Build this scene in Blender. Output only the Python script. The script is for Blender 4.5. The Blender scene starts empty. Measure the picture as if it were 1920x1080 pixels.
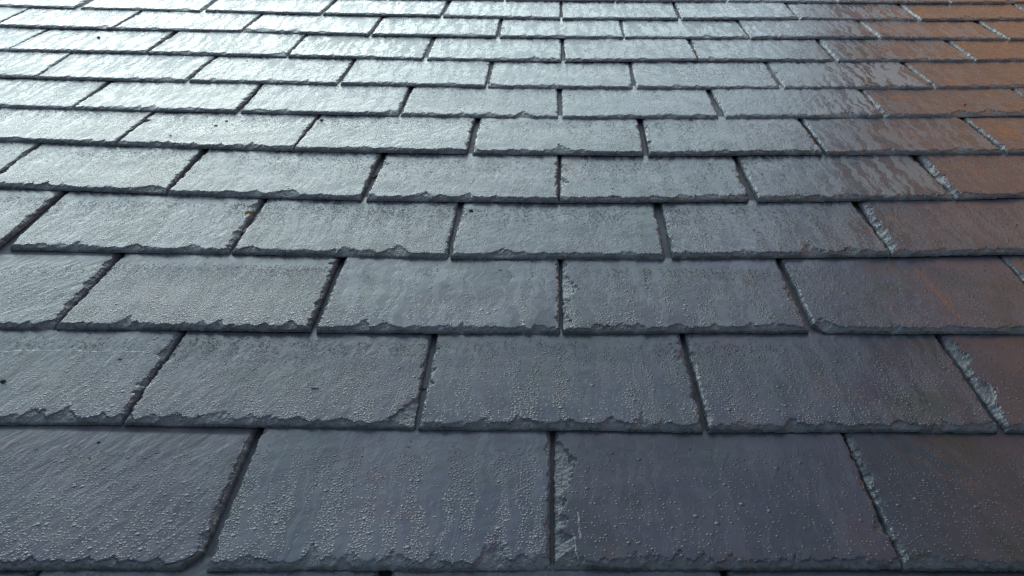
import bpy, math, random
import numpy as np
from mathutils import Matrix, Vector

sc = bpy.context.scene
# ------------------------------------------------------------------ camera, sky, sun, exposure
PITCH = math.radians(35)          # pitch of the slate roof
ROOF = Matrix.Translation((0, 0, 4.0)) @ Matrix.Rotation(PITCH, 4, 'X')    # roof coords (across, up the slope, out) -> world
cam_d = bpy.data.cameras.new('camera'); cam = bpy.data.objects.new('camera', cam_d)
sc.collection.objects.link(cam); sc.camera = cam
cam_d.sensor_width = 36; cam_d.lens = 28.125; cam_d.clip_start = .01; cam_d.clip_end = 2000
CX, CF, CN = (.999159, .016007, -.037752), (.040131, -.570828, .820088), (-.008423, -.820913, -.570991)
R = Matrix((CX, CF, CN)) @ Matrix(((1, 0, 0), (0, -1, 0), (0, 0, -1)))   # picture axes (right, up, back) in roof coords
cam.matrix_world = ROOF @ Matrix.Translation((0, 0, .604)) @ R.to_4x4()

SUN_EL, SUN_AZ = math.radians(26), math.radians(-27)     # azimuth from +Y (up the roof), negative = left
GLOW, CLOUD = 4.7, .27
w = bpy.data.worlds.new('World'); sc.world = w; w.use_nodes = True
wn, wl = w.node_tree.nodes, w.node_tree.links
sky = wn.new('ShaderNodeTexSky'); sky.sky_type = 'NISHITA'; sky.sun_disc = False
sky.sun_elevation = SUN_EL; sky.sun_rotation = SUN_AZ
sky.air_density = 1.0; sky.dust_density = 2.0; sky.ozone_density = 1.0
# thin bright cloud over the blue, brightest round the veiled sun
tc = wn.new('ShaderNodeTexCoord'); SD = (math.sin(SUN_AZ) * math.cos(SUN_EL), math.cos(SUN_AZ) * math.cos(SUN_EL), math.sin(SUN_EL))
def wmath(op, a, b=0.):
    x = wn.new('ShaderNodeMath'); x.operation = op
    for i, v in enumerate((a, b)):
        if isinstance(v, (int, float)): x.inputs[i].default_value = v
        else: wl.new(v, x.inputs[i])
    return x.outputs[0]
dot = wn.new('ShaderNodeVectorMath'); dot.operation = 'DOT_PRODUCT'; wl.new(tc.outputs['Generated'], dot.inputs[0]); dot.inputs[1].default_value = SD
cn = wn.new('ShaderNodeTexNoise'); wl.new(tc.outputs['Generated'], cn.inputs['Vector']); cn.inputs['Scale'].default_value = 2.2; cn.inputs['Detail'].default_value = 5
glow = wmath('POWER', wmath('MAXIMUM', wmath('ADD', wmath('MULTIPLY', dot.outputs['Value'], .5), .5), 0.), 8.)
cl = wmath('MULTIPLY', wmath('ADD', wmath('MULTIPLY', glow, GLOW), CLOUD), wmath('ADD', cn.outputs['Fac'], .5))
ct = wn.new('ShaderNodeMix'); ct.data_type = 'RGBA'; wl.new(wmath('MINIMUM', wmath('MULTIPLY', glow, 2.4), 1.), ct.inputs[0])
ct.inputs[6].default_value = (.74, .87, 1.10, 1); ct.inputs[7].default_value = (.80, 1.0, .99, 1)
cc = wn.new('ShaderNodeVectorMath'); cc.operation = 'SCALE'; wl.new(ct.outputs[2], cc.inputs[0]); wl.new(cl, cc.inputs['Scale'])
bg2 = wn.new('ShaderNodeBackground'); wl.new(cc.outputs[0], bg2.inputs[0]); bg2.inputs[1].default_value = 1.
wadd = wn.new('ShaderNodeAddShader')
wl.new(sky.outputs[0], wn['Background'].inputs[0]); wn['Background'].inputs[1].default_value = .12
wl.new(wn['Background'].outputs[0], wadd.inputs[0]); wl.new(bg2.outputs[0], wadd.inputs[1]); wl.new(wadd.outputs[0], wn['World Output'].inputs[0])
sun_d = bpy.data.lights.new('sun', 'SUN'); sun = bpy.data.objects.new('sun', sun_d); sc.collection.objects.link(sun)
sun_d.energy = .5; sun_d.angle = math.radians(44); sun_d.color = (1, .985, .95)
sdir = Vector((math.sin(SUN_AZ) * math.cos(SUN_EL), math.cos(SUN_AZ) * math.cos(SUN_EL), math.sin(SUN_EL)))
sun.rotation_euler = sdir.to_track_quat('Z', 'Y').to_euler()
sc.view_settings.view_transform = 'Standard'; sc.view_settings.look = 'None'
sc.view_settings.exposure = .08; sc.view_settings.gamma = 1
sc.render.engine = 'CYCLES'

# ------------------------------------------------------------------ helpers
def tag(o, label=None, cat=None, group=None, kind=None):
    if label: o['label'] = label
    if cat: o['category'] = cat
    if group: o['group'] = group
    if kind: o['kind'] = kind
    return o

class Nodes:
    """small shorthand for building node materials"""
    def __init__(s, name):
        s.m = bpy.data.materials.new(name); s.m.use_nodes = True
        s.n = s.m.node_tree.nodes; s.l = s.m.node_tree.links
        s.b = s.n['Principled BSDF']
    def new(s, t, ins=None, **kw):
        x = s.n.new(t)
        for k, v in kw.items(): setattr(x, k, v)
        for k, v in (ins or {}).items(): s.set(x.inputs[k], v)
        return x
    def set(s, inp, v):
        if isinstance(v, bpy.types.NodeSocket): s.l.new(v, inp)
        elif isinstance(v, bpy.types.Node): s.l.new(v.outputs[0], inp)
        else: inp.default_value = v
    def math(s, op, a, b=0., c=0., clamp=False):
        x = s.new('ShaderNodeMath', {0: a, 1: b, 2: c}, operation=op, use_clamp=clamp); return x.outputs[0]
    def vec(s, op, a, b=(0, 0, 0)):
        x = s.new('ShaderNodeVectorMath', {0: a, 1: b}, operation=op); return x.outputs[0]
    def vscale(s, a, k):
        x = s.new('ShaderNodeVectorMath', {0: a, 'Scale': k}, operation='SCALE'); return x.outputs[0]
    def ramp(s, v, lo, hi, a=0., b=1.):
        x = s.new('ShaderNodeMapRange', {0: v, 1: lo, 2: hi, 3: a, 4: b}, interpolation_type='SMOOTHSTEP'); return x.outputs[0]
    def noise(s, v, scale, detail=3., rough=.5, dist=0.):
        x = s.new('ShaderNodeTexNoise', {'Vector': v, 'Scale': scale, 'Detail': detail, 'Roughness': rough, 'Distortion': dist})
        return x.outputs['Fac']
    def mix(s, f, a, b):
        x = s.new('ShaderNodeMix', data_type='RGBA')
        s.set(x.inputs[0], f); s.set(x.inputs[6], a); s.set(x.inputs[7], b); return x.outputs[2]
    def fmix(s, f, a, b):
        x = s.new('ShaderNodeMix', data_type='FLOAT')
        s.set(x.inputs[0], f); s.set(x.inputs[2], a); s.set(x.inputs[3], b); return x.outputs[0]
    def attr(s, name):
        return s.new('ShaderNodeAttribute', attribute_type='OBJECT', attribute_name=name).outputs['Fac']

# ------------------------------------------------------------------ materials
def slate_material(name, lines=()):
    """wet riven slate; lines: list of (x0,y0,x1,y1,width,colour,rough) marks in the slate's own metres"""
    N = Nodes(name)
    co = N.new('ShaderNodeTexCoord').outputs['Object']
    seed, grain, drops, film, tone = (N.attr(k) for k in ('seed', 'grain', 'drops', 'film', 'tone'))
    sep = N.new('ShaderNodeSeparateXYZ', {0: co}); X, Y, Z = sep.outputs[:3]
    off = N.new('ShaderNodeCombineXYZ', {0: seed, 1: N.math('MULTIPLY', seed, 1.7), 2: N.math('MULTIPLY', seed, .31)}).outputs[0]
    P = N.vec('ADD', co, off)
    # riven grain: ridges drawn out along one direction
    rot = N.new('ShaderNodeVectorRotate', {'Vector': P, 'Angle': grain}, rotation_type='Z_AXIS').outputs[0]
    warp = N.new('ShaderNodeTexNoise', {'Vector': P, 'Scale': 14., 'Detail': 2.}).outputs['Color']
    rot = N.vec('ADD', rot, N.vscale(N.vec('SUBTRACT', warp, (.5, .5, .5)), .012))
    g1 = N.noise(N.vec('MULTIPLY', rot, (105, 30, 0)), 1., 4, .55)
    g2 = N.noise(N.vec('MULTIPLY', rot, (260, 80, 0)), 1., 2, .5)
    und = N.noise(P, 22., 3, .5)
    # run-off lanes: vertical wandering streaks where water has run and no bead stands
    sw = N.new('ShaderNodeTexNoise', {'Vector': P, 'Scale': 34., 'Detail': 2.}).outputs['Color']
    Ps = N.vec('ADD', P, N.vec('MULTIPLY', N.vec('SUBTRACT', sw, (.5, .5, .5)), (.026, .012, 0)))
    lane = N.noise(N.vec('MULTIPLY', Ps, (64, 8, 1)), 1., 2, .5)
    patch = N.noise(Ps, 17., 2, .5)
    shelter = N.ramp(Y, .158, .135, 0., 1.)            # the strip under the next course stays clear of beads
    # beads of water
    def beads(scale, rmin, rmax, dens, squash):
        Pd = N.vec('MULTIPLY', P, (1, squash, 0))
        v = N.new('ShaderNodeTexVoronoi', {'Vector': Pd, 'Scale': scale, 'Randomness': .9}, voronoi_dimensions='2D', feature='F1')
        csep = N.new('ShaderNodeSeparateColor', {0: v.outputs['Color']})
        r = N.fmix(N.math('POWER', csep.outputs[0], 1.6), rmin, rmax)
        on = N.math('LESS_THAN', csep.outputs[1], dens)
        q = N.math('DIVIDE', v.outputs['Distance'], r)
        cap = N.math('POWER', N.math('MAXIMUM', N.math('SUBTRACT', 1., N.math('MULTIPLY', q, q)), 0.), .85)
        h = N.math('MULTIPLY', N.math('MULTIPLY', cap, N.math('MULTIPLY', r, .46)), N.math('DIVIDE', on, scale))
        return h, N.math('MULTIPLY', on, N.math('LESS_THAN', q, 1.))
    keep = N.ramp(lane, .455, .515)                      # 0 in a lane
    keep = N.math('MULTIPLY', keep, N.ramp(patch, .32, .46, .35, 1.))
    keep = N.fmix(N.math('MINIMUM', N.math('MULTIPLY', film, 1.), 1.), 1., keep)
    dn = N.math('MULTIPLY', N.math('MULTIPLY', keep, drops), shelter)
    b1, m1 = beads(290., .25, .48, dn, 1.)
    b2, m2 = beads(112., .16, .33, N.math('MULTIPLY', dn, .30), 1.1)
    b3, m3 = beads(360., .2, .45, N.math('MULTIPLY', dn, .8), 1.)
    bead = N.math('MAXIMUM', N.math('MAXIMUM', b1, b2), b3); bm = N.math('MAXIMUM', m1, m2)
    # dew-matt skin against clear wet film, in flame-shaped tongues
    tn = N.noise(N.vec('MULTIPLY', Ps, (84, 9, 1)), 1., 3, .6)
    dew = N.ramp(tn, .47, .56)
    micro = N.noise(P, 1100., 2, .6)
    # colour
    c1 = N.mix(N.ramp(N.noise(P, 9., 4, .6), .35, .65), (.043, .050, .065, 1), (.059, .057, .077, 1))
    c1 = N.mix(N.ramp(N.noise(P, 13., 3, .6, .3), .5, .72), c1, (.033, .044, .044, 1))
    c1 = N.mix(N.math('MULTIPLY', N.ramp(g1, .45, .75), .35), c1, (.060, .068, .076, 1))
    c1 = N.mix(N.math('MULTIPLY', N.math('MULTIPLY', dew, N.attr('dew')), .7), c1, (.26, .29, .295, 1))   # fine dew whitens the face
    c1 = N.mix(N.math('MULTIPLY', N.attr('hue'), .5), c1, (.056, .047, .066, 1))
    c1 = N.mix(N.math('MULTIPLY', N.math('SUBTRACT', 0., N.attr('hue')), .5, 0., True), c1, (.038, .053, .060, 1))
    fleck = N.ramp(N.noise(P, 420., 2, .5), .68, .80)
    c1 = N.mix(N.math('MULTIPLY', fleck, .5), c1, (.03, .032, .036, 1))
    c1 = N.mix(N.math('MULTIPLY', N.attr('brown'), N.ramp(N.noise(P, 11., 3, .6), .3, .6, .45, 1.)), c1, (.095, .050, .036, 1))  # brown reflection of the brick house painted into the slate colour
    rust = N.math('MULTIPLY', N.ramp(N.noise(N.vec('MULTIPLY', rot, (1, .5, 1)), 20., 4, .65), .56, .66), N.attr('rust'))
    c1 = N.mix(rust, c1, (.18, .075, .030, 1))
    brk = N.ramp(N.math('ADD', Z, N.math('MULTIPLY', Y, .0080 / .166)), .0076, .0062)                       # freshly broken stone below the cleaved face
    c1 = N.mix(N.math('MULTIPLY', brk, .8), c1, N.mix(N.noise(P, 160., 3, .6), (.045, .050, .056, 1), (.13, .143, .148, 1)))
    lapped = N.ramp(Y, .174, .180)                      # darker and rougher where the slate is covered
    c1 = N.mix(N.math('MULTIPLY', lapped, .45), c1, (.022, .021, .022, 1))
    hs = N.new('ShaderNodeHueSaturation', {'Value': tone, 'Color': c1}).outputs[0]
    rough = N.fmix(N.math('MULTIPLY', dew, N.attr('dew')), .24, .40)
    rough = N.math('ADD', rough, N.math('MULTIPLY', N.math('SUBTRACT', g1, .5), .25))
    rough = N.fmix(bm, rough, .20)
    rough = N.fmix(N.math('MULTIPLY', brk, .8), rough, .34)
    rough = N.fmix(lapped, rough, .6)
    N.set(N.b.inputs['Specular IOR Level'], N.fmix(lapped, .5, .36))
    # relief
    h = N.math('MULTIPLY', N.math('SUBTRACT', g1, .5), N.math('MULTIPLY', N.attr('ridge'), .00042))
    h = N.math('ADD', h, N.math('MULTIPLY', g2, .00005))
    h = N.math('ADD', h, N.math('MULTIPLY', und, .0012))
    h = N.math('ADD', h, N.math('MULTIPLY', N.math('MULTIPLY', micro, N.math('MULTIPLY', dew, N.attr('dew'))), .00013))
    h = N.math('ADD', h, N.math('MULTIPLY', brk, N.math('MULTIPLY', N.noise(P, 230., 4, .6), .0007)))
    h = N.math('ADD', h, N.math('MULTIPLY', dew, .00010))
    # marks: veins, cracks, rust streaks
    for (x0, y0, x1, y1, wd, col, dh) in lines:
        wob = N.noise(P, 60., 3, .6)
        dx, dy = x1 - x0, y1 - y0; L = math.hypot(dx, dy)
        px = N.math('SUBTRACT', X, x0); py = N.math('SUBTRACT', Y, y0)
        al = N.math('DIVIDE', N.math('ADD', N.math('MULTIPLY', px, dx / L), N.math('MULTIPLY', py, dy / L)), L)
        ac = N.math('SUBTRACT', N.math('MULTIPLY', py, dx / L), N.math('MULTIPLY', px, dy / L))
        ac = N.math('ABSOLUTE', N.math('ADD', ac, N.math('MULTIPLY', N.math('SUBTRACT', wob, .5), .010)))
        k = N.math('MULTIPLY', N.math('MULTIPLY', N.ramp(ac, wd, wd * .2), N.ramp(N.noise(P, 190., 3, .6), .36, .56)), N.math('MULTIPLY', N.ramp(al, -.03, .03), N.ramp(al, 1.03, .9)))
        hs = N.mix(N.math('MULTIPLY', k, .7), hs, col)
        h = N.math('ADD', h, N.math('MULTIPLY', k, dh))
    h = N.math('ADD', h, N.math('MULTIPLY', bead, 1.0))
    bump = N.new('ShaderNodeBump', {'Height': h, 'Strength': 1., 'Distance': 1.})
    N.set(N.b.inputs['Base Color'], hs); N.set(N.b.inputs['Roughness'], rough)
    N.set(N.b.inputs['Normal'], bump); N.b.inputs['IOR'].default_value = 1.38
    return N.m

def plain(name, col, rough=.7, bump=0., scale=40.):
    N = Nodes(name); co = N.new('ShaderNodeTexCoord').outputs['Object']
    n = N.noise(co, scale, 4, .6)
    N.set(N.b.inputs['Base Color'], N.mix(n, tuple(c * .6 for c in col) + (1,), tuple(min(1, c * 1.35) for c in col) + (1,)))
    N.b.inputs['Roughness'].default_value = rough
    if bump: N.set(N.b.inputs['Normal'], N.new('ShaderNodeBump', {'Height': n, 'Distance': bump}))
    return N.m

def brick_material():
    N = Nodes('orange_brick'); co = N.new('ShaderNodeTexCoord').outputs['Object']
    s = N.new('ShaderNodeSeparateXYZ', {0: co})
    v = N.new('ShaderNodeCombineXYZ', {0: N.math('ADD', s.outputs[0], s.outputs[1]), 1: s.outputs[2]}).outputs[0]
    b = N.new('ShaderNodeTexBrick', {'Vector': v, 'Color1': (.80, .34, .12, 1), 'Color2': (.72, .29, .10, 1), 'Mortar': (.5, .28, .15, 1),
              'Scale': 1., 'Mortar Size': .005, 'Brick Width': .225, 'Row Height': .075})
    N.set(N.b.inputs['Base Color'], N.mix(N.math('MULTIPLY', N.noise(co, 1.2, 4, .6), .5), b.outputs[0], (.45, .16, .07, 1)))
    N.b.inputs['Roughness'].default_value = .85
    return N.m

# per course: (x left, x right, tail left, tail right, lean of left edge, lean of right edge, shown) in roof metres
ROWS = {
 -2: [(-0.9024,-0.6055,0.094,0.0945,0,0,0), (-0.6011,-0.2917,0.0945,0.095,0,0,0), (-0.2873,0.0103,0.095,0.095,0,0,0), (0.0147,0.3145,0.095,0.096,0,0,0), (0.3189,0.622,0.096,0.0965,0,0,0), (0.6264,0.9277,0.0965,0.097,0,0,0)],
 -1: [(-1.0659,-0.7571,0.2579,0.2599,0,0,0), (-0.7527,-0.4451,0.2599,0.262,0,0,1), (-0.4394,-0.1412,0.262,0.264,0,0,1), (-0.1277,0.1591,0.264,0.266,0,0,1), (0.1666,0.4628,0.266,0.268,0,0,1), (0.4672,0.7684,0.268,0.2701,0,0,0)],
 0: [(-0.9172,-0.6096,0.4025,0.413,0,0,0), (-0.6052,-0.2999,0.413,0.4234,0,-0.015,1), (-0.2891,0.0097,0.4234,0.4344,-0.022,0.001,1), (0.0153,0.3153,0.4344,0.4443,0.004,-0.005,1), (0.3181,0.625,0.4443,0.4548,0.005,0,1), (0.6294,0.9312,0.4548,0.4653,0,0,0)],
 1: [(-1.0599,-0.7577,0.5862,0.5922,0,0,0), (-0.7533,-0.4466,0.5922,0.5983,0,0.009,1), (-0.4414,-0.1334,0.5983,0.602,0.018,-0.012,1), (-0.1266,0.1693,0.602,0.6077,0.003,-0.008,1), (0.177,0.4751,0.6077,0.6167,-0.008,0.012,1), (0.485,0.7835,0.6167,0.6228,-0.006,0,1), (0.7879,1.0888,0.6228,0.6289,0,0,0)],
 2: [(-1.2213,-0.9161,0.7473,0.7538,0,0,0), (-0.9117,-0.6044,0.7538,0.7603,0,0.001,1), (-0.599,-0.2846,0.7603,0.7633,0.027,-0.016,1), (-0.2754,0.0219,0.7633,0.7691,-0.004,-0,1), (0.0264,0.323,0.7691,0.7802,0.008,0.009,1), (0.3333,0.6356,0.7802,0.7868,-0.005,0,1), (0.64,0.9416,0.7868,0.7933,0,0,1), (0.946,1.2477,0.7933,0.7998,0,0,0)],
 3: [(-1.3981,-1.0886,0.9714,0.9528,0,0,0), (-1.0842,-0.7804,0.9528,0.9406,0,0.006,1), (-0.7612,-0.445,0.9406,0.9381,-0.043,-0.004,1), (-0.4381,-0.1334,0.9381,0.934,0.006,-0.007,1), (-0.1275,0.1684,0.934,0.9423,0.013,0.02,1), (0.1809,0.4805,0.9423,0.9561,0.013,-0.003,1), (0.4849,0.7864,0.9561,0.9751,0.048,0,1), (0.7908,1.0959,0.9751,1.0006,0,0,0)],
 4: [(-1.5282,-1.2234,1.1905,1.1549,0,0,0), (-1.219,-0.9125,1.1549,1.1279,0,0,1), (-0.9081,-0.603,1.1279,1.1099,0,-0.025,1), (-0.5987,-0.2881,1.1099,1.0984,0.017,0.007,1), (-0.2764,0.0214,1.0984,1.0991,0.004,0.012,1), (0.0251,0.3186,1.0991,1.11,0.023,0.041,1), (0.3334,0.6349,1.11,1.1246,-0,-0.04,1), (0.6398,0.9332,1.1246,1.15,0.021,0,1), (0.9376,1.243,1.15,1.1853,0,0,0)],
 5: [(-1.3946,-1.0828,1.339,1.311,0,0,0), (-1.0784,-0.7688,1.311,1.2903,0,0.019,1), (-0.763,-0.442,1.2903,1.2743,0.015,0.023,1), (-0.4392,-0.135,1.2743,1.2694,0.038,0.009,1), (-0.1238,0.1703,1.2694,1.2689,0.003,0.031,1), (0.1804,0.4768,1.2689,1.2789,0.03,-0.004,1), (0.4841,0.7851,1.2789,1.29,-0,-0.032,1), (0.7932,1.0927,1.29,1.3111,-0.021,0,1), (1.0971,1.4016,1.3111,1.3392,0,0,0)],
 6: [(-1.5527,-1.2427,1.4989,1.4736,0,0,0), (-1.2383,-0.9301,1.4736,1.4541,0,-0.017,1), (-0.9248,-0.6006,1.4541,1.4447,0.022,0.009,1), (-0.5892,-0.2816,1.4447,1.4353,-0.022,-0.008,1), (-0.2754,0.0245,1.4353,1.4287,0.018,-0,1), (0.0326,0.326,1.4287,1.4349,0.011,0.016,1), (0.342,0.6365,1.4349,1.4461,-0.027,-0.004,1), (0.6405,0.9434,1.4461,1.461,0.013,0,1), (0.9478,1.2501,1.461,1.4816,0,0,1), (1.2545,1.5611,1.4816,1.5081,0,0,0)],
 7: [(-1.7078,-1.4016,1.666,1.6416,0,0,0), (-1.3972,-1.0926,1.6416,1.6216,0,-0.05,1), (-1.0892,-0.7631,1.6216,1.6084,-0.05,0.031,1), (-0.7529,-0.4364,1.6084,1.5986,0.013,0.017,1), (-0.4263,-0.1249,1.5986,1.586,-0.002,0.008,1), (-0.1172,0.1783,1.586,1.5855,0.005,0.032,1), (0.187,0.4768,1.5855,1.5879,0.014,0.032,1), (0.4865,0.7859,1.5879,1.5964,0.015,-0.049,1), (0.7934,1.0961,1.5964,1.6074,-0.038,0,1), (1.1005,1.4023,1.6074,1.6226,0,0,0)],
 8: [(-1.8746,-1.5696,1.8525,1.8242,0,0,0), (-1.5652,-1.2556,1.8242,1.8002,0,0.01,1), (-1.2543,-0.9237,1.8002,1.7864,0.05,-0.01,1), (-0.9162,-0.5918,1.7864,1.7695,0.035,0.021,1), (-0.5857,-0.2765,1.7695,1.7529,0.016,0.008,1), (-0.2657,0.0338,1.7529,1.7472,-0.003,0.01,1), (0.0432,0.337,1.7472,1.7554,-0.002,-0.019,1), (0.3393,0.6319,1.7554,1.7567,0.024,0.032,1), (0.6424,0.9377,1.7567,1.7615,0.004,-0.036,1), (0.9434,1.2462,1.7615,1.7741,0.001,0,1), (1.2506,1.5524,1.7741,1.7912,0,0,0)],
 9: [(-2.0231,-1.7088,2.0484,2.0159,0,0,0), (-1.7044,-1.3983,2.0159,1.9884,0,0,1), (-1.3939,-1.0847,1.9884,1.9648,0,0.01,1), (-1.078,-0.7539,1.9648,1.9518,0.012,0.02,1), (-0.7472,-0.4322,1.9518,1.9266,0.032,0.027,1), (-0.4231,-0.1204,1.9266,1.9143,0.013,0.008,1), (-0.1114,0.1838,1.9143,1.9103,-0.006,-0,1), (0.1876,0.4812,1.9103,1.9144,0.02,-0.011,1), (0.4862,0.7823,1.9144,1.9185,-0.008,-0.048,1), (0.7898,1.0755,1.9185,1.9106,-0.044,-0.05,1), (1.0841,1.3843,1.9106,1.9198,-0.034,0,1), (1.3887,1.6926,1.9198,1.9331,0,0,0)],
 10: [(-1.8941,-1.5875,2.2111,2.1758,0,0,0), (-1.5831,-1.2714,2.1758,2.1449,0,-0.049,1), (-1.251,-0.9183,2.1449,2.1236,-0.05,-0.05,1), (-0.904,-0.5922,2.1236,2.098,-0.05,0.05,1), (-0.5824,-0.2746,2.098,2.0826,0.039,0.019,1), (-0.2663,0.0343,2.0826,2.0629,0.032,0.009,1), (0.0411,0.3325,2.0629,2.0663,0.003,0.037,1), (0.3439,0.6349,2.0663,2.0697,0.009,-0.003,1), (0.6402,0.9275,2.0697,2.064,0.009,0.028,1), (0.9367,1.2314,2.064,2.0716,0.012,0,1), (1.2358,1.5405,2.0716,2.0839,0,0,1), (1.5449,1.8411,2.0839,2.1005,0,0,0)],
 11: [(-2.0815,-1.7768,2.3716,2.3417,0,0,0), (-1.7724,-1.4629,2.3417,2.3147,0,0,1), (-1.4566,-1.1153,2.3147,2.2892,0,0,1), (-1.1092,-0.7764,2.2892,2.2644,0,0,1), (-0.7704,-0.4422,2.2644,2.2458,0,0,1), (-0.4349,-0.1182,2.2458,2.2354,0,0,1), (-0.1124,0.1829,2.2354,2.2303,0,0,1), (0.1887,0.4812,2.2303,2.2252,0,0,1), (0.4869,0.7739,2.2252,2.2203,0,0,1), (0.7795,1.0676,2.2203,2.2179,0,0,1), (1.0732,1.3779,2.2179,2.2219,0,0,1), (1.3823,1.6782,2.2219,2.2291,0,0,0)],
 12: [(-2.2115,-1.9029,2.554,2.5213,0,0,0), (-1.8985,-1.5927,2.5213,2.4924,0,0,0), (-1.5883,-1.28,2.4924,2.4669,0,0,0), (-1.2756,-0.9552,2.4669,2.4418,0,0,0), (-0.9508,-0.6068,2.4418,2.4201,0,0,0), (-0.6024,-0.281,2.4201,2.4056,0,0,0), (-0.2766,0.0313,2.4056,2.3978,0,0,0), (0.0357,0.3319,2.3978,2.3928,0,0,0), (0.3363,0.6201,2.3928,2.3877,0,0,0), (0.6245,0.9204,2.3877,2.3841,0,0,0), (0.9248,1.232,2.3841,2.3874,0,0,0), (1.2364,1.5352,2.3874,2.394,0,0,0), (1.5396,1.8431,2.394,2.4042,0,0,0)],
}

# ------------------------------------------------------------------ slates
T, EXPO, LEN = .0080, .166, .40          # thickness, course spacing, slate length (m)

def scoops(rng, length, n, wlo, whi, hlo, hhi, big=0.):
    out = []
    v = -.01
    while v < length + .01:
        h = rng.uniform(hlo, hhi); w_ = wlo + (whi - wlo) * rng.random() ** 2.0
        if rng.random() < big: w_ *= rng.uniform(1.5, 2.2); h *= rng.uniform(1.1, 1.6)
        out.append((v, h, w_, rng.uniform(-.5, .5), rng.uniform(.7, 2.2), rng.uniform(.10, .42), rng.uniform(.84, 1.0), rng.uniform(.35, .85)))
        v += h * rng.uniform(.55, n)
    return out

def cut(z, u, v, sc_, jag):
    """lower the surface z by flake scars along one edge (u = distance in from the edge, v = along it)"""
    for (c, h, w_, sk, p, lo, hi, g) in sc_:
        q = (v - c) / h
        m = np.abs(q) < 1
        if not m.any(): continue
        pk = np.where(q < sk, (q + 1) / (sk + 1), (1 - q) / (1 - sk)).clip(0, 1)
        e = w_ * pk ** (1 / p) * (1 + .5 * jag) + 1e-6
        f = (u / e)
        zz = T * (lo + (hi - lo) * np.clip(f, 0, 1) ** g)
        z = np.where(m & (f < 1), np.minimum(z, zz), z)
    return z

def vnoise(rng, x, y, sx, sy):
    """cheap smooth value noise on arrays"""
    G = rng.random((64, 64)); a = x * sx + 7.3; b = y * sy + 3.1
    i = np.floor(a).astype(int); j = np.floor(b).astype(int); fx = a - i; fy = b - j
    fx = fx * fx * (3 - 2 * fx); fy = fy * fy * (3 - 2 * fy)
    g = lambda p, q: G[p % 64, q % 64]
    return (g(i, j) * (1 - fx) + g(i + 1, j) * fx) * (1 - fy) + (g(i, j + 1) * (1 - fx) + g(i + 1, j + 1) * fx) * fy - .5

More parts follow.
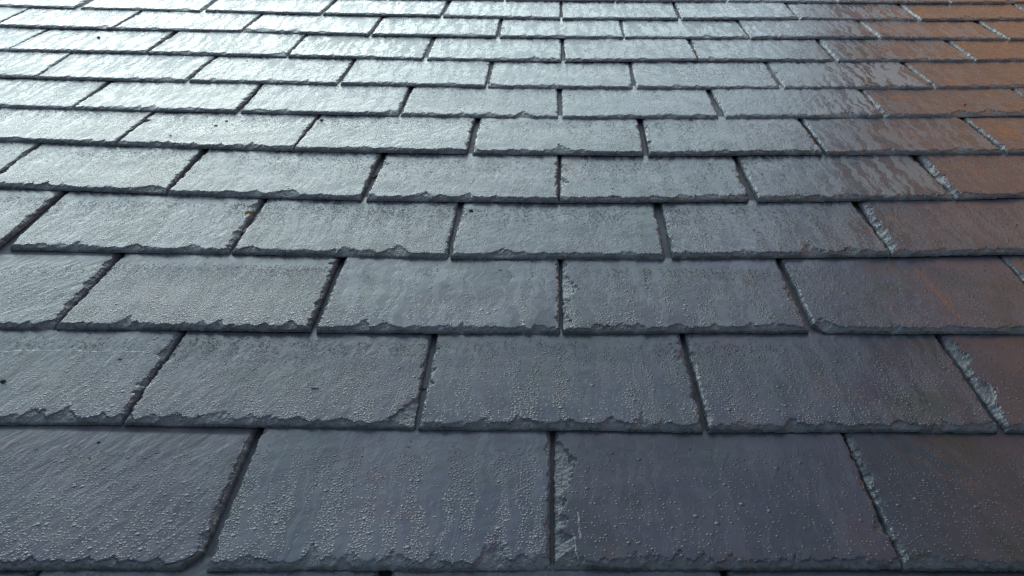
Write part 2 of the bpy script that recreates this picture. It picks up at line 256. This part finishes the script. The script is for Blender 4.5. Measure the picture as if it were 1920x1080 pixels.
def slate_mesh(name, W, tail_dy, dL, dR, fine, seed, spec):
    """a slate lying in its own frame: tail along +x from 0 to W, body up +y, underside falling away with the lap"""
    rng = np.random.default_rng(seed)
    nx = int(W / fine)
    xu = np.linspace(0, 1, nx + 1)
    band = .030
    ys = [0.]
    step = fine * .85
    while ys[-1] < band: ys.append(ys[-1] + step)
    while ys[-1] < EXPO + .02: ys.append(ys[-1] + fine * 2.0)
    ys += [EXPO + .06, LEN * .75, LEN]
    ys = np.array(ys)
    U, S = np.meshgrid(xu, ys)
    # gentle waviness of the split edges
    def wave(t, amp, k1, k2):
        a = np.zeros_like(t)
        for k in (k1, k2, k2 * 2.7, k2 * 6.1):
            a += amp * math.pow(k1 / k, .75) * np.sin(t * k * 6.283 + rng.uniform(0, 6.28)) * rng.uniform(.5, 1)
        return a
    Sc = np.minimum(S, EXPO)
    xl = -.0014 + dL * Sc + wave(S, .0005, 6, 19) + (vnoise(rng, S, S * 0, 420, 1) * .0012)
    xr = W + .0014 + dR * Sc + wave(S, .0005, 6, 19) + (vnoise(rng, S, S * 0, 420, 1) * .0012)
    cl, cr = spec.get('clip', (0, 0))                   # broken corners
    if cl: xl = xl + cl * np.clip(1 - S / (cl * 1.1), 0, 1)
    if cr: xr = xr - cr * np.clip(1 - S / (cr * 1.1), 0, 1)
    x = xl * (1 - U) + xr * U
    tail = tail_dy * U + wave(x, .0006, 4, 15) + vnoise(rng, x, x * 0, 300, 1) * .0014
    yb = S + tail * np.clip(1 - S / .06, 0, 1) + tail_dy * U * np.clip(S / .06, 0, 1)
    u_t = np.maximum(S, 0); u_l = x - xl; u_r = xr - x
    top = np.full_like(x, T)
    jag = vnoise(rng, x, yb, 260, 260) * .9 + vnoise(rng, x, yb, 700, 700) * .5
    k = spec.get('tail', 1.)
    top = cut(top, u_t, x, [q[:4] + (q[4] * .6,) + q[5:] for q in scoops(rng, W, 1.35, .0055 * k, .0145 * k, .008, .028, .2)], jag)
    top = cut(top, u_t, x, scoops(rng, W, 1.2, .002, .006, .003, .009), jag)
    top = cut(top, u_t, x, scoops(rng, W, 1.6, .003, .007, .012, .034), jag)
    for uu, kk in ((u_l, spec.get('left', 1.)), (u_r, spec.get('right', 1.))):
        # side chips drawn out at a slant
        sk = yb + uu * rng.uniform(-.6, .6)
        top = cut(top, uu, sk, scoops(rng, EXPO + .02, 1.6, .002 * kk, .007 * kk, .004, .016, .10), jag)
        top = cut(top, uu, sk, scoops(rng, EXPO + .02, 1.2, .001 * kk, .004 * kk, .0015, .005), jag)
    for (side, c, h, w_, lo, hi) in spec.get('big', ()):
        uu = dict(l=u_l, r=u_r, t=u_t)[side]; vv = x if side == 't' else yb
        top = cut(top, uu, vv, [(c, h, w_, rng.uniform(-.4, .4), 1.6, lo, hi, .6)], jag)
    low = top < T * .985
    top = top + np.where(low, vnoise(rng, x, yb, 330, 330) * .0008 + vnoise(rng, x, yb, 900, 900) * .0004, 0)
    top += vnoise(rng, x, yb, 18, 18) * .0009 * np.clip(u_t / .02, 0, 1)
    top = np.maximum(top, .0006)
    fall = (T / EXPO)
    zt = top - S * fall
    zb = -S * fall
    ny, nxx = x.shape
    V = np.empty((ny * nxx * 2, 3))
    V[:ny * nxx] = np.stack([x, yb, zt], -1).reshape(-1, 3)
    under = np.zeros_like(yb); under[0] = .0042
    V[ny * nxx:] = np.stack([x, yb + under, zb], -1).reshape(-1, 3)
    idx = np.arange(ny * nxx).reshape(ny, nxx); o = ny * nxx
    F = [np.stack([idx[:-1, :-1], idx[:-1, 1:], idx[1:, 1:], idx[1:, :-1]], -1).reshape(-1, 4)]
    def skirt(a):
        return np.stack([a[:-1] + o, a[1:] + o, a[1:], a[:-1]], -1)
    F += [skirt(idx[0]), skirt(idx[::-1, 0]), skirt(idx[:, -1]), skirt(idx[-1, ::-1])]
    rim = np.concatenate([idx[0], idx[1:, -1], idx[-1, -2::-1], idx[-2:0:-1, 0]]) + o
    F = np.concatenate(F)
    me = bpy.data.meshes.new(name)
    nf = len(F)
    me.vertices.add(len(V)); me.vertices.foreach_set('co', V.ravel())
    nl = nf * 4 + len(rim)
    me.loops.add(nl); me.loops.foreach_set('vertex_index', np.concatenate([F.ravel(), rim[::-1]]).astype(np.int32))
    me.polygons.add(nf + 1)
    me.polygons.foreach_set('loop_start', np.append(np.arange(nf) * 4, nf * 4).astype(np.int32))
    sm = np.zeros(nf + 1, bool); sm[:(ny - 1) * (nxx - 1)] = ~(low[:-1, :-1] | low[1:, :-1] | low[:-1, 1:] | low[1:, 1:]).ravel()
    me.update(calc_edges=True); me.validate()
    me.polygons.foreach_set('use_smooth', sm[:len(me.polygons)])
    return me

SLATE = slate_material('wet_slate')
VEIN = (.30, .33, .33, 1)
SPECIAL = {}   # (row, index among the visible) -> material / shape notes, filled below
SPECIAL[(0, 1)] = dict(ridge=2.4, drops=.55, film=.5, grain=.62, clip=(0, .016), right=1.7, tail=1.25, tone=1.05, look='purplish slate with slanting grain, broken corner')
SPECIAL[(0, 2)] = dict(drops=1., film=.95, tail=1.1, tone=1.25, hue=-.2, look='blue-grey slate, thick beads and clear lanes')
SPECIAL[(0, 3)] = dict(drops=.16, film=.4, tail=1.15, left=1.5, grain=-.4, tone=.85, look='smooth dark slate, flaked left edge',
    big=[('l', .118, .040, .022, .35, .80), ('l', .072, .012, .012, .3, .8), ('l', .05, .011, .013, .3, .85), ('l', .024, .016, .020, .3, .82)],
    mat=slate_material('wet_slate_white_vein', [(.021, .030, .023, .062, .0013, VEIN, .0002), (.003, .022, .020, .033, .0013, VEIN, .0002), (.018, .034, .020, .008, .0011, VEIN, .0002)]))
SPECIAL[(0, 4)] = dict(drops=.22, film=.2, left=1.4, tone=.82, look='brownish slate, chipped left edge')
SPECIAL[(1, 1)] = dict(drops=.62, film=.7, right=1.5, tone=1.1, look='grey slate crossed by a thin white vein', 
    mat=slate_material('wet_slate_long_vein', [(.05, .121, .19, .126, .0016, VEIN, .0001), (.19, .126, .292, .127, .0012, VEIN, .0002)]))
SPECIAL[(1, 2)] = dict(drops=1., film=.8, tone=1.05, big=[('r', .022, .026, .026, .45, .8)], look='beaded grey slate missing its right corner flake')
SPECIAL[(1, 3)] = dict(drops=.95, film=.85, rust=.1, big=[('t', .11, .02, .013, .2, .8), ('t', .205, .02, .014, .2, .8)], look='grey slate with rusty right edge')
SPECIAL[(1, 4)] = dict(drops=.85, film=.8, tone=.95, left=1.2, look='purple-grey slate turning brown to the right')
SPECIAL[(1, 5)] = dict(drops=.15, film=.3, left=2.1, tone=.9, look='brown slate, deep pale chips at left',
    big=[('l', .06, .020, .020, .3, .8), ('l', .125, .02, .018, .3, .8)])
SPECIAL[(2, 1)] = dict(ridge=2., drops=.6, film=.5, right=1.7, grain=.7, tail=1.3)
SPECIAL[(2, 2)] = dict(drops=1., film=.35, right=1.5, look='grey slate evenly covered in small beads')
SPECIAL[(2, 3)] = dict(drops=.42, film=1., look='smooth grey slate with scattered bead columns')
SPECIAL[(2, 4)] = dict(drops=.85, film=.9, left=1.7, big=[('l', .10, .03, .020, .4, .85)], look='beaded slate, rough chipped left edge')
SPECIAL[(2, 5)] = dict(drops=.6, film=.6, clip=(.012, 0), look='brownish slate with orange rust streak',
    mat=slate_material('wet_slate_rust_streak', [(.1728, .1563, .1816, .0246, .0042, (.20, .07, .03, 1), .0)]))
SPECIAL[(3, 2)] = dict(ridge=1.8, drops=.75, film=.7, right=1.3)
SPECIAL[(3, 5)] = dict(ridge=2.5, drops=.9, film=.8, grain=-.75, tone=.95)
SPECIAL[(3, 6)] = dict(drops=.35, film=.3, left=2.6, look='rusty brown slate, wide pale left chips')
SPECIAL[(4, 5)] = dict(drops=.5, film=.6, clip=(0, .006), right=1.3, rust=.4, big=[('r', .014, .01, .03, .5, .85)], look='light grey slate with cracked right corner')
SPECIAL[(4, 6)] = dict(drops=.55, film=.8, look='half grey, half brown slate with fine cracks',
    mat=slate_material('wet_slate_dark_cracks', [(.2352, .1313, .2103, .0269, .0009, (.02, .012, .01, 1), -.0005)]))
SPECIAL[(4, 7)] = dict(drops=.2, film=.3, left=2.2, look='orange-brown slate with pale left chips')
SPECIAL[(10, 8)] = dict(drops=.3, film=1., look='grey slate with a long crack', mat=slate_material('wet_slate_long_crack', [(.09, .09, .27, .055, .0014, (.02, .02, .02, 1), -.0006)]))


ORD = ['', 'leftmost', 'second from left', 'third from left', 'fourth from left', 'fifth from left', 'sixth from left',
       'seventh from left', 'eighth from left', 'ninth from left', 'tenth from left', 'eleventh from left', 'twelfth from left', 'thirteenth from left', 'fourteenth from left']
ROWW = {-1: 'sliver row along bottom edge', 0: 'lowest full row', 1: 'second row up', 2: 'third row up', 3: 'fourth row up', 4: 'fifth row up',
        5: 'sixth row up', 6: 'seventh row up', 7: 'eighth row up', 8: 'ninth row up', 9: 'tenth row up',
        10: 'eleventh row up', 11: 'topmost row'}
SLOT = {}
def surface(x, s):
    """height of the exposed slate face above the roof's reference plane at (x, s)"""
    best = None
    for r in ROWS:
        for (xl, xr, sl, sr, *_r) in ROWS[r]:
            st = sl + (sr - sl) * (x - xl) / (xr - xl)
            if xl <= x <= xr and st <= s < st + .40:
                z = T - (s - st) * T / EXPO
                if best is None or z > best: best = z
    return best or 0.

n_made = 0
for r in sorted(ROWS):
    vis = [q for q in ROWS[r] if q[6]]
    left_out = 0
    for i, (xl, xr, sl, sr, dL, dR, v) in enumerate(ROWS[r]):
        k = vis.index(ROWS[r][i]) + 1 if v else 0
        spec = SPECIAL.get((r, k), {}) if v else {}
        rng = random.Random(r * 100 + i * 7 + 5)
        fine = (.0010 if r < 1 else .0012 if r < 3 else .0016 if r < 6 else .0022 if r < 9 else .0028) if v else .006
        me = slate_mesh('roof_slate', xr - xl, sr - sl, dL, dR, fine, 1000 + r * 50 + i, spec)
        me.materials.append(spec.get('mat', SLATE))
        o = bpy.data.objects.new('roof_slate', me); sc.collection.objects.link(o)
        o.matrix_world = ROOF @ Matrix.Translation((xl, sl, rng.uniform(-.0002, .0002))) @ Matrix.Rotation(rng.uniform(-.005, .006), 4, 'X') @ Matrix.Rotation(rng.uniform(-.0035, .0035), 4, 'Y') @ Matrix.Scale(.74 if r > 5 else 1., 4, (0, 0, 1))
        xm = (xl + xr) / 2
        fx = xm / (sl + .43)
        dr = spec.get('drops', rng.choice([.55, .8, 1., .9, .7, .35]) * (.35 if fx > .36 else 1.) * (.35 if r > 5 else .6 if r > 3 else 1.))
        o['ridge'] = spec.get('ridge', rng.choice([.4, .7, 1., 1.6]))
        o['hue'] = spec.get('hue') if 'hue' in spec else max(-1., min(1., rng.gauss(.0, .33)))
        o['seed'] = rng.uniform(0, 7); o['grain'] = spec.get('grain', rng.uniform(.3, .95) * (1 if rng.random() < (.85 if xm < 0 else .5) else -1))
        o['drops'] = dr; o['film'] = spec.get('film', rng.uniform(.45, .9)); o['tone'] = spec.get('tone', rng.uniform(.88, 1.14))
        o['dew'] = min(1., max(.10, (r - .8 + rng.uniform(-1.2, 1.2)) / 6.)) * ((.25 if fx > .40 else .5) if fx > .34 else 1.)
        o['brown'] = spec.get('brown', min(1., max(0., (xm / (sl + .43) - .38) / .12)) * (0 if r < 1 else .12 if r < 4 else .3 if r < 8 else .55))  # painted house reflection, stronger to the right and in higher courses
        o['rust'] = spec.get('rust', .1 if r < 3 else .55 if xm / (sl + .43) > .36 else .05)  # rust patches, raised at the right to back up the brown reflection
        if v:
            s_n = (sl + .08) ; f = xm / (s_n + .35)
            hue = 'pale silvery' if (r >= 7 and f < .25) else 'light grey' if (r >= 4 and f < .2) else 'rust-brown tinted' if f > .36 else 'purple-grey' if f > .22 else 'dark blue-grey'
            if r <= 0 and f > .36: hue = 'dark brownish-grey'
            look = spec.get('look')
            if look: lab = look + ', ' + ORD[k] + ' in the ' + ROWW[r]
            else:
                bead = 'thickly beaded' if dr > .85 else 'beaded' if dr > .5 else 'sparsely beaded'
                lab = hue + ' ' + bead + ' wet slate, ' + ORD[k] + ' in the ' + ROWW[r]
        else:
            side = 'left' if xm < 0 else 'right'
            lab = 'wet grey slate just outside the %s frame edge, ' % side + ROWW[r] if -2 < r < 12 else 'wet grey slate ' + ORD[i + 1] + ', course ' + ('below the bottom edge' if r < 0 else 'above the top edge')
        tag(o, lab, 'slate', 'slates laid in courses on the roof' if v else 'slates just outside the photo')
        n_made += 1

# ------------------------------------------------------------------ roof body, ground, neighbouring house
def box(name, lo, hi, mat, parent=None, roof=False):
    (a, b, c), (d, e, f) = lo, hi
    v = [(a, b, c), (d, b, c), (d, e, c), (a, e, c), (a, b, f), (d, b, f), (d, e, f), (a, e, f)]
    me = bpy.data.meshes.new(name)
    me.from_pydata(v, [], [(0, 3, 2, 1), (4, 5, 6, 7), (0, 1, 5, 4), (1, 2, 6, 5), (2, 3, 7, 6), (3, 0, 4, 7)])
    me.materials.append(mat); o = bpy.data.objects.new(name, me); sc.collection.objects.link(o)
    if parent: o.parent = parent
    if roof: o.matrix_world = ROOF
    return o
deck = box('roof_deck', (-2.35, .04, -.07), (2.1, 3.0, -.028), plain('dark_underlay', (.02, .02, .022), .9), roof=True)
tag(deck, kind='structure')
g = bpy.data.meshes.new('ground')
g.from_pydata([(-400, -400, 0), (400, -400, 0), (400, 400, 0), (-400, 400, 0)], [], [(0, 1, 2, 3)])
g.materials.append(plain('lawn', (.05, .07, .03), .9, 0, 3.)); go = bpy.data.objects.new('ground', g); sc.collection.objects.link(go)
tag(go, kind='structure')

WX, WT = 2.75, 9.3
house = bpy.data.objects.new('brick_house', None); sc.collection.objects.link(house); house.location = (WX, 3, 0)
tag(house, 'orange brick house next door, seen only as the brown reflection in the wet slates', 'house')
BR = brick_material(); FR = plain('white_paint', (.75, .75, .73), .4); RF = plain('roof_tile_red', (.2, .08, .05), .8, .01, 20.)
GL = plain('window_glass', (.05, .06, .07), .08)
wall = box('wall', (0, -3.55, 0), (8, 15, WT - .0), BR, house)
bm_ = bpy.data.meshes.new('roof')
bm_.from_pydata([(-.3, -3.85, WT - .02), (8.3, -3.85, WT - .02), (8.3, 15.3, WT - .02), (-.3, 15.3, WT - .02), (4, -3.85, WT + 2.6), (4, 15.3, WT + 2.6),
                 (-.3, -3.85, WT + .08), (8.3, -3.85, WT + .08), (8.3, 15.3, WT + .08), (-.3, 15.3, WT + .08)], [],
                [(0, 3, 2, 1), (6, 4, 5, 9), (7, 8, 5, 4), (6, 7, 4), (8, 9, 5), (0, 1, 7, 6), (1, 2, 8, 7), (2, 3, 9, 8), (3, 0, 6, 9)])
bm_.materials.append(RF); ro = bpy.data.objects.new('roof', bm_); sc.collection.objects.link(ro); ro.parent = house

# ------------------------------------------------------------------ crumbs and leaf scraps lying on the slates
def crumb(name, x, s, parts, mat, label, cat, grp=None):
    """parts: list of (dx, dy, rx, ry, rz, spin) lumps grown into one irregular body"""
    rng = np.random.default_rng(int(abs(x * 9973 + s * 7919)) + len(label))
    V = []; F = []
    for (dx, dy, rx, ry, rz, sp) in parts:
        n, m = 10, 7; b = len(V)
        for j in range(m):
            ph = math.pi * j / (m - 1)
            for i in range(n):
                th = 2 * math.pi * i / n
                k = 1 + rng.uniform(-.28, .28)
                px, py, pz = rx * k * math.sin(ph) * math.cos(th), ry * k * math.sin(ph) * math.sin(th), rz * k * math.cos(ph)
                V.append((dx + px * math.cos(sp) - py * math.sin(sp), dy + px * math.sin(sp) + py * math.cos(sp), rz * .7 + pz))
        for j in range(m - 1):
            for i in range(n):
                F.append((b + j * n + i, b + (j + 1) * n + i, b + (j + 1) * n + (i + 1) % n, b + j * n + (i + 1) % n))
    me = bpy.data.meshes.new(name); me.from_pydata(V, [], F); me.materials.append(mat)
    o = bpy.data.objects.new(name, me); sc.collection.objects.link(o)
    o.matrix_world = ROOF @ Matrix.Translation((x, s, surface(x, s) - .0003)); tag(o, label, cat, grp)

def leaf(x, s, L, Wd, spin, mat, label):
    V = []; F = []; n = 9; m = 5
    for i in range(n):
        t = i / (n - 1); hw = Wd * math.sin(math.pi * min(1, t * .92 + .04)) ** .8
        for j in range(m):
            q = (j / (m - 1) - .5) * 2
            a, b_ = (t - .5) * L, q * hw * (1 + .15 * math.sin(i * 2.1))
            z = .0016 + .0022 * q * q + .0015 * math.sin(t * 4)
            V.append((a * math.cos(spin) - b_ * math.sin(spin), a * math.sin(spin) + b_ * math.cos(spin), z))
    k = len(V); V += [(a, b_, c - .0004) for a, b_, c in V]
    for i in range(n - 1):
        for j in range(m - 1):
            q = (i * m + j, (i + 1) * m + j, (i + 1) * m + j + 1, i * m + j + 1); F.append(q); F.append(tuple(k + e for e in reversed(q)))
    me = bpy.data.meshes.new('leaf_fragment'); me.from_pydata(V, [], F); me.materials.append(mat)
    o = bpy.data.objects.new('leaf_fragment', me); sc.collection.objects.link(o)
    o.matrix_world = ROOF @ Matrix.Translation((x, s, surface(x, s))); tag(o, label, 'leaf scrap')

MOSS = plain('dark_moss', (.018, .022, .016), .8, .0004, 900.); GRIT = plain('dark_grit', (.05, .053, .058), .45, .0003, 900.)
BARK = plain('dead_twig', (.17, .11, .09), .7, .0003, 700.)
leaf(-.4483, 1.0487, .012, .0035, .6, plain('ochre_leaf', (.30, .16, .04), .5), 'tiny ochre leaf scrap on the right edge of a slate, fourth row up')
leaf(-.4429, 1.0059, .030, .0062, 1.1, plain('brown_leaf', (.09, .065, .065), .5), 'dull purplish-brown leaf scrap caught in the joint below the ochre one')
crumb('twig_fragment', -.284, 1.1904, [(0, 0, .0062, .0022, .0022, .5), (.003, .005, .005, .0014, .0014, -.5), (-.004, .004, .0035, .0013, .0013, .2)], BARK,
      'pale broken twig bit stuck in a joint, fifth row up', 'twig')
crumb('slate_splinter', -0.2516, 0.658, [(0, 0, 0.00223, 0.00099, 0.00069, 0.1), (0.0026, 0.00056, 0.00186, 0.00069, 0.0006, 0.5), (-0.0026, 0.00074, 0.00186, 0.00069, 0.0006, -0.5)], GRIT, 'dark curved stone splinter on the beaded slate, second row up', 'splinter')
crumb('moss_crumb', -0.4584, 0.573, [(0, 0, 0.00149, 0.00124, 0.00093, 0.3), (0.00093, 0.00093, 0.00084, 0.00062, 0.00077, 1.0), (-0.00074, 0.00077, 0.00074, 0.0007, 0.0007, 2.0)], MOSS, 'dark moss crumb with a spike on the slanting-grain slate, lowest full row', 'moss')
crumb('grit_speck', -0.4567, 0.5507, [(0, 0, 0.00124, 0.00089, 0.00061, 0.2), (0.00077, -0.00017, 0.00077, 0.00056, 0.00045, 0.9)], GRIT, 'small dark grit speck just below the spiked moss crumb', 'grit')
crumb('grit_speck', -0.4942, 0.7042, [(0, 0, 0.00223, 0.00129, 0.00089, 0.2), (0.00139, -0.00024, 0.00139, 0.00081, 0.00064, 0.9)], GRIT, 'dark oval grit lump below the white vein, second row up', 'grit')
crumb('grit_speck', 0.0259, 0.7247, [(0, 0, 0.00109, 0.00074, 0.00051, 0.2), (0.00068, -0.00014, 0.00068, 0.00047, 0.00037, 0.9)], GRIT, 'tiny black speck near the top of the slate with rusty right edge', 'grit')
crumb('moss_crumb', -0.6083, 0.6586, [(0, 0, 0.00248, 0.00198, 0.00149, 0.3), (0.00155, 0.00149, 0.00139, 0.00099, 0.00124, 1.0), (-0.00124, 0.00124, 0.00124, 0.00112, 0.00112, 2.0)], MOSS, 'dark crumb at the left frame edge, second row up', 'moss')
crumb('moss_crumb', -0.1314, 0.6688, [(0, 0, 0.00298, 0.00198, 0.00149, 0.3), (0.00186, 0.00149, 0.00167, 0.00099, 0.00124, 1.0), (-0.00149, 0.00124, 0.00149, 0.00112, 0.00112, 2.0)], MOSS, 'dark moss clump caught in the joint beside the beaded slate, second row up', 'moss')
crumb('moss_crumb', -0.1338, 0.5849, [(0, 0, 0.00099, 0.00079, 0.0006, 0.3), (0.00062, 0.0006, 0.00056, 0.0004, 0.0005, 1.0), (-0.0005, 0.0005, 0.0005, 0.00045, 0.00045, 2.0)], MOSS, 'tiny moss dot under the joint, top of the lowest full row', 'moss')
crumb('grit_speck', 0.1589, 0.5041, [(0, 0, 0.00139, 0.00099, 0.00068, 0.2), (0.00087, -0.00019, 0.00087, 0.00062, 0.0005, 0.9)], GRIT, 'dark grit lump in the middle of the smooth dark slate', 'grit')
crumb('grit_speck', 0.2234, 0.4939, [(0, 0, 0.00208, 0.00099, 0.00068, 0.2), (0.0013, -0.00019, 0.0013, 0.00062, 0.0005, 0.9)], GRIT, 'wide dark grit crumb on the right half of the smooth dark slate', 'grit')
crumb('slate_splinter', -0.1491, 0.851, [(0, 0, 0.00149, 0.00093, 0.00065, 0.1), (0.00174, 0.00037, 0.00124, 0.00065, 0.00056, 0.5), (-0.00174, 0.0005, 0.00124, 0.00065, 0.00056, -0.5)], GRIT, 'short dark splinter on the smooth grey slate, third row up', 'splinter')
crumb('moss_crumb', -0.1111, 1.0704, [(0, 0, 0.00322, 0.00198, 0.00149, 0.3), (0.00201, 0.00149, 0.00181, 0.00099, 0.00124, 1.0), (-0.00161, 0.00124, 0.00161, 0.00112, 0.00112, 2.0)], MOSS, 'dark moss lump at the upper left corner of a slate, fourth row up', 'moss')
crumb('moss_crumb', -1.0854, 1.8972, [(0, 0, 0.00298, 0.00248, 0.00186, 0.3), (0.00186, 0.00186, 0.00167, 0.00124, 0.00155, 1.0), (-0.00149, 0.00155, 0.00149, 0.00139, 0.00139, 2.0)], MOSS, 'dark speck on the pale silvery slate, tenth row up', 'moss')
crumb('grit_speck', -0.6802, 1.3264, [(0, 0, 0.00198, 0.00149, 0.00102, 0.2), (0.00124, -0.00028, 0.00124, 0.00093, 0.00074, 0.9)], GRIT, 'lowest dark speck on the pale slate, sixth row up', 'grit')
crumb('grit_speck', -0.6152, 1.378, [(0, 0, 0.00347, 0.00149, 0.00102, 0.2), (0.00217, -0.00028, 0.00217, 0.00093, 0.00074, 0.9)], GRIT, 'wide dark fleck in the middle of the pale slate, sixth row up', 'grit')
crumb('grit_speck', -0.6035, 1.4032, [(0, 0, 0.00298, 0.00149, 0.00102, 0.2), (0.00186, -0.00028, 0.00186, 0.00093, 0.00074, 0.9)], GRIT, 'highest dark fleck on the pale slate, sixth row up', 'grit')
crumb('moss_crumb', -0.4236, 1.4119, [(0, 0, 0.00298, 0.00198, 0.00149, 0.3), (0.00186, 0.00149, 0.00167, 0.00099, 0.00124, 1.0), (-0.00149, 0.00124, 0.00149, 0.00112, 0.00112, 2.0)], MOSS, 'dark dot at the upper left corner of a slate, sixth row up', 'moss')
crumb('grit_speck', 0.8103, 1.5041, [(0, 0, 0.00248, 0.00149, 0.00102, 0.2), (0.00155, -0.00028, 0.00155, 0.00093, 0.00074, 0.9)], GRIT, 'black speck on the brown slate at right, seventh row up', 'grit')
crumb('grit_speck', 0.694, 1.0446, [(0, 0, 0.00149, 0.00099, 0.00068, 0.2), (0.00093, -0.00019, 0.00093, 0.00062, 0.0005, 0.9)], GRIT, 'black speck near the right frame edge, fourth row up', 'grit')
crumb('grit_speck', 0.0246, 1.3032, [(0, 0, 0.00223, 0.00149, 0.00102, 0.2), (0.00139, -0.00028, 0.00139, 0.00093, 0.00074, 0.9)], GRIT, 'dark dot low on the grey slate near the middle, sixth row up', 'grit')
